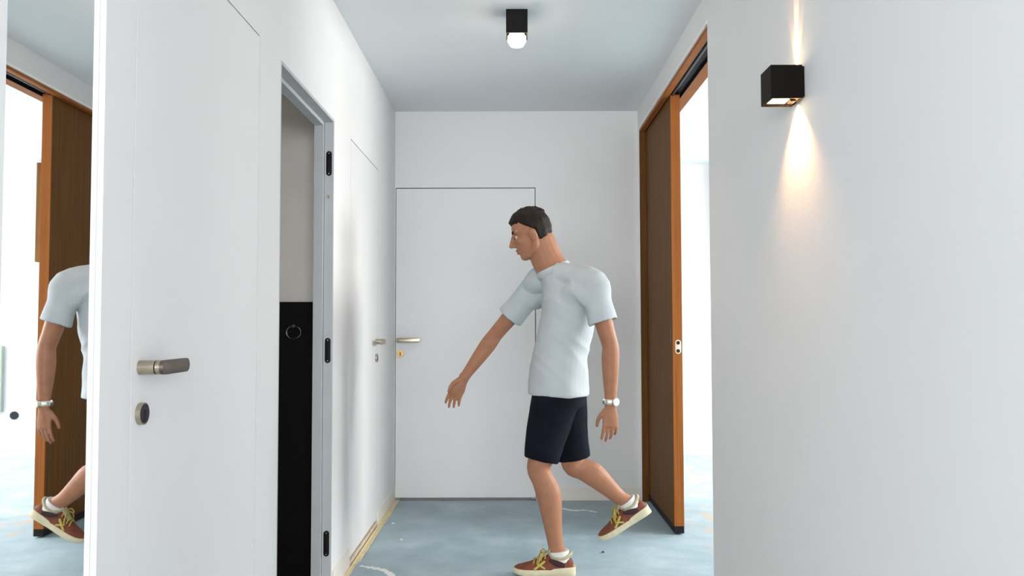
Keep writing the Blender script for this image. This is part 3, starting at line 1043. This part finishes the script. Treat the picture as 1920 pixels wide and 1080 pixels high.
def body():
    bm = bmesh.new()
    y = (0, 1, 0)
    # trunk (mostly under the clothes)
    loft(bm, [pel + V((0.0, 0, -0.08)), pel, pel + V((0.02, 0, 0.14)), che, che + V((-0.03, 0, 0.12)), nck + V((0.02, 0, -0.03))],
         [(0.145, 0.10), (0.155, 0.105), (0.140, 0.095), (0.155, 0.110), (0.130, 0.095), (0.065, 0.065)], y, 24)
    # neck into the skull
    loft(bm, [nck + V((0.02, 0, -0.03)), nck + V((-0.02, -0.002, 0.035)), hd((-0.035, 0, -0.045)), hd((-0.03, 0, 0.0))], [(0.074, 0.078), (0.063, 0.078), (0.060, 0.074), (0.05, 0.055)], y, 18)
    # trapezius / shoulders
    for sh, sg in ((shL, -1), (shR, 1)):
        loft(bm, [nck + V((0.01, sg * 0.02, -0.02)), (nck + sh) / 2 + V((0, 0, 0.005)), sh], [(0.05, 0.05), (0.055, 0.05), (0.055, 0.055)], (1, 0, 0), 14)
    # legs
    for h_, k_, a_, hint in ((hipL, kneeL, ankL, y), (hipR, kneeR, ankR, y)):
        f1 = (k_ - h_)
        fwd = V((-1, 0, 0))
        sh = (a_ - k_)
        calf = (V((1, 0, 0)) - sh.normalized() * sh.normalized().x).normalized()
        pts = [h_, h_ + f1 * 0.4, h_ + f1 * 0.8, k_ + V((-0.004, 0, 0)), k_ + sh * 0.14 + calf * 0.004, k_ + sh * 0.33 + calf * 0.016, k_ + sh * 0.6 + calf * 0.008, k_ + sh * 0.85, a_, a_ + sh.normalized() * 0.045]
        rad = [(0.088, 0.095), (0.078, 0.085), (0.060, 0.064), (0.055, 0.057), (0.051, 0.054), (0.053, 0.060), (0.043, 0.048), (0.034, 0.038), (0.035, 0.040), (0.038, 0.045)]
        loft(bm, pts, rad, hint, 18)
    # arms
    for s_, e_, w_ in ((shL, elL, wrL), (shR, elR, wrR)):
        f1, f2 = e_ - s_, w_ - e_
        pts = [s_, s_ + f1 * 0.35, s_ + f1 * 0.75, e_, e_ + f2 * 0.22, e_ + f2 * 0.55, e_ + f2 * 0.85, w_]
        rad = [(0.052, 0.055), (0.047, 0.052), (0.041, 0.045), (0.039, 0.041), (0.042, 0.043), (0.036, 0.035), (0.028, 0.024), (0.028, 0.022)]
        loft(bm, pts, rad, (1, 0, 0), 16)
    palm_hand(bm, wrL, V((-0.02, 0.02, -1)), V((0.30, -0.9, 0)), 1.0, 0.22, 1)
    palm_hand(bm, wrR, wrR - elR + V((0.02, 0, -0.05)), V((-0.35, 0.9, 0.2)), 1.0, 0.30, -1)
    head_shapes(bm)
    return bm


b = baked('body', body(), 'skin', PR, 0.0040, 3)
b['label'] = 'bare tanned head, arms and legs'

# eyes, brows, lips
for yv in (-1, 1):
    bm = bmesh.new()
    ellipsoid(bm, hd((0.0755, yv * 0.030, 0.010)), [0.0112 * HS] * 3, HR, 16, 10)
    e = obj('eye', bm, 'eye', PR, smooth=80)
    bm = bmesh.new()
    ellipsoid(bm, hd((0.0840, yv * 0.0312, 0.007)), [0.0046 * HS, 0.0068 * HS, 0.0066 * HS], HR, 14, 8)
    obj('iris', bm, 'iris', e, smooth=80)
    bm = bmesh.new()
    loft(bm, [hd((0.085, yv * 0.014, 0.034)), hd((0.084, yv * 0.032, 0.040)), hd((0.070, yv * 0.052, 0.034))], [0.0045, 0.0055, 0.003], seg=8)
    obj('eyebrow', bm, 'hair', PR, smooth=80)
    bm = bmesh.new()
    loft(bm, [hd((0.0845, yv * 0.017, 0.016)), hd((0.0885, yv * 0.030, 0.020)), hd((0.079, yv * 0.044, 0.015))], [0.003, 0.0042, 0.003], seg=8)
    obj('eyelid', bm, 'skin', PR, smooth=80)
bm = bmesh.new()
loft(bm, [hd((0.080, -0.024, -0.063)), hd((0.094, -0.008, -0.057)), hd((0.094, 0.008, -0.057)), hd((0.080, 0.024, -0.063))], [0.003, 0.0058, 0.0058, 0.003], seg=8)
loft(bm, [hd((0.080, -0.022, -0.066)), hd((0.092, -0.008, -0.071)), hd((0.092, 0.008, -0.071)), hd((0.080, 0.022, -0.066))], [0.003, 0.0062, 0.0062, 0.003], seg=8)
obj('mouth', bm, 'lip', PR, smooth=80)


def hair():
    bm = bmesh.new()
    seg, rg_ = 120, 80
    rings = []
    c = V((-0.014, 0, 0.040))
    for i in range(rg_ + 1):
        th = math.pi * i / rg_
        ring = []
        for k in range(seg):
            ph = 2 * math.pi * k / seg
            n_ = V((math.sin(th) * math.cos(ph), math.sin(th) * math.sin(ph), math.cos(th)))
            p = V((n_.x * 0.110, n_.y * 0.087, n_.z * (0.103 if n_.z > 0 else 0.135)))
            q = c + p
            f_ = 1.0 + 0.035 * noise.noise(V((q.x * 45, q.y * 45, q.z * 22))) + 0.03 * noise.noise(V((q.x * 130, q.y * 130, q.z * 60)))
            if q.z > 0.09:
                f_ += 0.05
            # depth below the hairline, blended so that the edge stays soft
            line = 0.088 + 0.10 * max(0, 0.075 - q.x) if q.x > 0.045 else (0.050 + (q.x - 0.010) * 1.1 if q.x > 0.010 else (0.012 + (q.x + 0.034) * 0.85 if q.x > -0.034 else -0.078 + 0.75 * max(0, q.x + 0.080)))
            line += 0.006 * noise.noise(V((q.x * 60, q.y * 60, 4)))
            k_ = min(1, max(0, (line - q.z) / 0.012))
            f_ = f_ * (1 - k_) + (0.84 if n_.z > 0 else 0.62) * k_
            ring.append(bm.verts.new(hd(c + p * f_)))
        rings.append(ring)
    for r0, r1 in zip(rings, rings[1:]):
        for k in range(seg):
            bm.faces.new((r0[k], r0[(k + 1) % seg], r1[(k + 1) % seg], r1[k]))
    bmesh.ops.remove_doubles(bm, verts=bm.verts[:], dist=0.00005)
    return bm


obj('hair', hair(), 'hair', PR, smooth=70)['label'] = 'short dark brown hair'


def hollow(planes):
    """push the middle of an end cap inwards so that hems read as openings: (point, outward dir, radius, depth)"""
    def f(me):
        for v in me.vertices:
            for p, d, r, dep in planes:
                q = v.co - p
                h = q.dot(d)
                if abs(h) < 0.03:
                    rad = (q - d * h).length
                    if rad < r and v.normal.dot(d) > 0.55:
                        v.co -= d * dep * min(1, (r - rad) / 0.012)
    return f


def shirt():
    bm = bmesh.new()
    y = (0.06, 1, 0)
    hem = pel + V((-0.008, 0, -0.085))
    loft(bm, [hem, pel + V((-0.004, 0, 0.03)), pel + V((0.014, 0, 0.15)), che + V((0.0, 0, -0.02)), che + V((-0.012, 0, 0.09)), nck + V((0.035, 0, -0.055)), nck + V((0.012, 0, -0.012))],
         [(0.196, 0.152), (0.188, 0.144), (0.176, 0.132), (0.182, 0.132), (0.172, 0.122), (0.115, 0.088), (0.076, 0.074)], y, 32, dome=False, power=2.2)
    for sh, el, sg in ((shL, elL, -1), (shR, elR, 1)):
        d = el - sh
        loft(bm, [nck + V((0.015, sg * 0.05, -0.035)), (nck + sh) * 0.5 + V((0.0, 0, -0.004)), sh + V((0, 0, 0.004)), sh + d * 0.30, sh + d * 0.62],
             [(0.058, 0.058), (0.072, 0.064), (0.072, 0.068), (0.068, 0.066), (0.072, 0.070)], (1, 0, 0), 20, dome=False)
        # cloth under the armpit
        loft(bm, [che + V((0.0, sg * 0.10, 0.02)), (che + V((0, sg * 0.13, 0.05)) + sh) * 0.5, sh + d * 0.2], [(0.09, 0.07), (0.085, 0.065), (0.07, 0.06)], (1, 0, 0), 16)
    return bm


def folds(p, n):
    a = noise.noise(V((p.x * 7, p.y * 7, p.z * 3.2)) + V((5, 1, 2)))
    q = p.z * 0.8 + p.x * 0.55
    r = 1 - abs(noise.noise(V((q * 14, p.y * 4, p.x * 4))))
    low = max(0.0, min(1.0, (1.25 - p.z) / 0.3))
    return 0.006 * a + (0.007 + 0.008 * low) * (r - 0.78)


# ribbed neckline
bm = bmesh.new()
na = V((-0.40, 0, 0.91)).normalized()
nx = V((na.z, 0, -na.x))
pts = [nck + V((0.012, 0, -0.017)) + nx * (0.081 * math.cos(2 * math.pi * k / 32)) + V((0, 1, 0)) * (0.080 * math.sin(2 * math.pi * k / 32)) for k in range(33)]
NECK = pts
dL, dR = (elL - shL).normalized(), (elR - shR).normalized()
o = baked('t_shirt', shirt(), 'shirt', PR, 0.006, 8, disp=folds,
          post=hollow([(shL + (elL - shL) * 0.62, dL, 0.064, 0.03), (shR + (elR - shR) * 0.62, dR, 0.064, 0.03), (pel + V((-0.008, 0, -0.085)), V((0, 0, -1)), 0.13, 0.04)]))
o['label'] = 'pale blue-grey short sleeved tee'
loft(bm, NECK, [(0.019, 0.007)] * 33, hint=na, seg=10, sub=1, dome=False)
obj('neckband', bm, 'shirt', o, smooth=80)


def shorts():
    bm = bmesh.new()
    y = (0, 1, 0)
    loft(bm, [pel + V((0, 0, -0.14)), pel + V((0.002, 0, -0.06)), pel + V((0, 0, 0.05))], [(0.168, 0.124), (0.164, 0.120), (0.150, 0.105)], y, 28, dome=False)
    fl = kneeL + (hipL - kneeL) * 0.09
    loft(bm, [hipL + V((0.012, 0.005, 0.0)), hipL + (kneeL - hipL) * 0.35 + V((0.006, 0, 0)), hipL + (kneeL - hipL) * 0.70, fl], [(0.100, 0.122), (0.098, 0.110), (0.088, 0.094), (0.080, 0.084)], y, 22, dome=False)
    fr_ = kneeR + (hipR - kneeR) * 0.07
    loft(bm, [hipR + V((0.005, -0.005, 0.0)), hipR + (kneeR - hipR) * 0.35, hipR + (kneeR - hipR) * 0.70, fr_], [(0.100, 0.120), (0.098, 0.108), (0.090, 0.096), (0.082, 0.086)], y, 22, dome=False)
    return bm


o = baked('shorts', shorts(), 'shorts', PR, 0.006, 6, disp=lambda p, n: 0.006 * noise.noise(p * 9),
          post=hollow([(kneeL + (hipL - kneeL) * 0.09, (kneeL - hipL).normalized(), 0.072, 0.03), (kneeR + (hipR - kneeR) * 0.07, (kneeR - hipR).normalized(), 0.074, 0.03)]))
o['label'] = 'dark navy knee length shorts'


def sneaker(ank, fdir, updir, label):
    """ank = ankle joint; fdir = toe direction; updir = shin direction (up); sole is at 0.100 below"""
    x = fdir.normalized()
    z = (updir - x * updir.dot(x)).normalized()
    yv = z.cross(x)

    def W(p):
        return ank + x * p[0] + yv * p[1] + z * (p[2] - 0.102)
    # stations: x, half width, height of the upper
    st = [(-0.074, 0.020, 0.055), (-0.066, 0.033, 0.072), (-0.045, 0.037, 0.080), (-0.015, 0.038, 0.078), (0.015, 0.039, 0.080), (0.045, 0.041, 0.092),
          (0.075, 0.044, 0.082), (0.105, 0.047, 0.068), (0.135, 0.048, 0.055), (0.165, 0.046, 0.048), (0.190, 0.037, 0.042), (0.205, 0.020, 0.036)]
    zs = 0.022
    bm = bmesh.new()
    rings = []
    ns = 22
    for (a, w, h) in st:
        ring = []
        for k in range(ns + 1):
            u = math.pi * k / ns
            cx, sz = math.cos(u), math.sin(u)
            px = math.copysign(abs(cx) ** 0.75, cx) * w
            pz = zs + (abs(sz) ** 0.8) * (h - zs)
            if sz > 0.3 and 0.02 < a < 0.12:
                px *= 1 - 0.18 * (sz - 0.3)
            ring.append(bm.verts.new(W((a, px, pz))))
        rings.append(ring)
    for r0, r1 in zip(rings, rings[1:]):
        for k in range(ns):
            bm.faces.new((r0[k], r0[k + 1], r1[k + 1], r1[k]))
        bm.faces.new((r0[0], r1[0], r1[ns], r0[ns]))
    bm.faces.new(rings[0])
    bm.faces.new(rings[-1][::-1])
    up = obj('shoe', bm, 'shoe', PR, smooth=60)
    up['label'] = label
    # sole
    bm = bmesh.new()
    sole = [(-0.084, 0.018), (-0.076, 0.034), (-0.050, 0.041), (-0.010, 0.041), (0.035, 0.040), (0.075, 0.045), (0.115, 0.050), (0.150, 0.050), (0.180, 0.044), (0.204, 0.030), (0.212, 0.014)]
    lay = []
    for zz, g, toe in ((0.0, 0.94, 0.012), (0.004, 1.0, 0.010), (0.022, 1.03, 0.006), (0.030, 0.97, 0.004)):
        pts = []
        for a, w in sole:
            lift = toe * max(0, (a - 0.13) / 0.08) ** 2
            heel = 0.010 if zz > 0.01 else 0
            pts.append((a, w * g, zz + lift + heel * max(0, min(1, (0.06 - a) / 0.10))))
        loop = [bm.verts.new(W((a, w, q))) for a, w, q in pts] + [bm.verts.new(W((a, -w, q))) for a, w, q in reversed(pts)]
        lay.append(loop)
    m = len(lay[0])
    for l0, l1 in zip(lay, lay[1:]):
        for k in range(m):
            bm.faces.new((l0[k], l0[(k + 1) % m], l1[(k + 1) % m], l1[k]))
    n_ = len(sole)
    for l in (lay[0], lay[-1]):
        for k in range(n_ - 1):
            bm.faces.new((l[k], l[k + 1], l[m - 2 - k], l[m - 1 - k]))
    obj('sole', bm, 'sole', up, smooth=50)
    # padded collar round the ankle
    bm = bmesh.new()
    pts, n2 = [], 28
    for k in range(n2 + 1):
        w = 2 * math.pi * k / n2
        cx, sy = math.cos(w), math.sin(w)
        pts.append(W((-0.012 + 0.052 * cx, 0.036 * sy, 0.081 + 0.014 * cx * cx * (1 if cx > 0 else 1.3))))
    loft(bm, pts, [0.0085] * (n2 + 1), hint=z, seg=10, sub=1, dome=False)
    obj('collar', bm, 'collar', up, smooth=80)
    # tongue
    bm = bmesh.new()
    loft(bm, [W((0.095, 0, 0.070)), W((0.065, 0, 0.090)), W((0.042, 0, 0.106)), W((0.030, 0, 0.124))], [(0.020, 0.006), (0.022, 0.007), (0.024, 0.007), (0.023, 0.005)], hint=yv, seg=12)
    obj('tongue', bm, 'collar', up, smooth=80)
    # laces
    for (a, hh) in ((0.060, 0.0985), (0.078, 0.0905), (0.096, 0.0815), (0.114, 0.0730)):
        bm = bmesh.new()
        loft(bm, [W((a + 0.002, 0.030, hh - 0.020)), W((a - 0.004, 0.014, hh - 0.002)), W((a - 0.006, 0, hh)), W((a - 0.004, -0.014, hh - 0.002)), W((a + 0.002, -0.030, hh - 0.020))], [0.0034] * 5, hint=z, seg=8, sub=3)
        obj('lace', bm, 'lace', up, smooth=80)
    bm = bmesh.new()
    for sg in (-1, 1):
        loft(bm, [W((0.056, 0, 0.102)), W((0.066, sg * 0.026, 0.110)), W((0.082, sg * 0.042, 0.094)), W((0.074, sg * 0.030, 0.092)), W((0.058, 0, 0.102))], [0.003] * 5, hint=z, seg=8, sub=4, dome=False)
        loft(bm, [W((0.058, 0, 0.102)), W((0.078, sg * 0.034, 0.092)), W((0.092, sg * 0.050, 0.066))], [0.0028] * 3, hint=z, seg=8, sub=4, dome=False)
    obj('lace_bow', bm, 'lace', up, smooth=80)
    # coloured side stripes and dark side panel
    for sg in (-1, 1):
        bm = bmesh.new()
        loft(bm, [W((0.062, sg * 0.041, 0.070)), W((0.088, sg * 0.048, 0.052)), W((0.112, sg * 0.051, 0.034))], [(0.006, 0.003)] * 3, hint=x, seg=8)
        loft(bm, [W((0.098, sg * 0.044, 0.060)), W((0.078, sg * 0.046, 0.046)), W((0.062, sg * 0.045, 0.036))], [(0.005, 0.003)] * 3, hint=x, seg=8)
        obj('side_stripe', bm, 'lace', up, smooth=80)
        bm = bmesh.new()
        loft(bm, [W((-0.030, sg * 0.0395, 0.050)), W((0.005, sg * 0.0405, 0.060)), W((0.040, sg * 0.0405, 0.076))], [(0.010, 0.0035), (0.014, 0.004), (0.007, 0.0035)], hint=z, seg=12)
        obj('side_panel', bm, 'shoedark', up, smooth=80)
    # sock
    bm = bmesh.new()
    loft(bm, [W((-0.008, 0, 0.060)), W((-0.007, 0, 0.088)), W((-0.005, 0, 0.110))], [(0.040, 0.048), (0.041, 0.050), (0.0405, 0.0475)], hint=yv, seg=24, dome=False)
    so_ = obj('sock', bm, 'sock', PR, smooth=60)
    so_['label'] = 'white ankle sock'


floor_z = 0.0055
ankL2 = V((ankL.x, ankL.y, floor_z + 0.102))
sneaker(ankL2, V((-1, 0.02, 0.0)), V((0, 0, 1)), 'rust red sneaker with mustard laces, planted on the floor')
shR_ = (ankR - kneeR).normalized()
toeR = (Matrix.Rotation(R(-112), 3, 'Y') @ shR_)
if toeR.z > 0:
    toeR = (Matrix.Rotation(R(112), 3, 'Y') @ shR_)
sneaker(ankR, toeR, -shR_, 'rust red sneaker of the lifted trailing foot')

# watch on the left wrist
wd = (wrL - elL).normalized()
wc = wrL - wd * 0.018
bm = bmesh.new()
pts = []
for k in range(33):
    w = 2 * math.pi * k / 32
    pts.append(wc + V((1, 0, 0)) * (0.0335 * math.cos(w)) + V((0, 1, 0)) * (0.0285 * math.sin(w)))
loft(bm, pts, [(0.0115, 0.0032)] * 33, hint=wd, seg=10, sub=1, dome=False)
wt = obj('wrist_watch', bm, 'watch', PR, smooth=60)
wt['label'] = 'silvery white wrist watch'
face = V((0.55, -0.83, 0.0)).normalized()
wf = wc + V((face.x * 0.0335, face.y * 0.0285, 0))
bm = bmesh.new()
cyl(bm, wf - face * 0.002, wf + face * 0.008, 0.0195, 28)
cs = obj('watch_case', bm, 'watch', wt, smooth=40)
bm = bmesh.new()
cyl(bm, wf + face * 0.008, wf + face * 0.0086, 0.0165, 28)
obj('dial', bm, 'dial', wt, smooth=40)
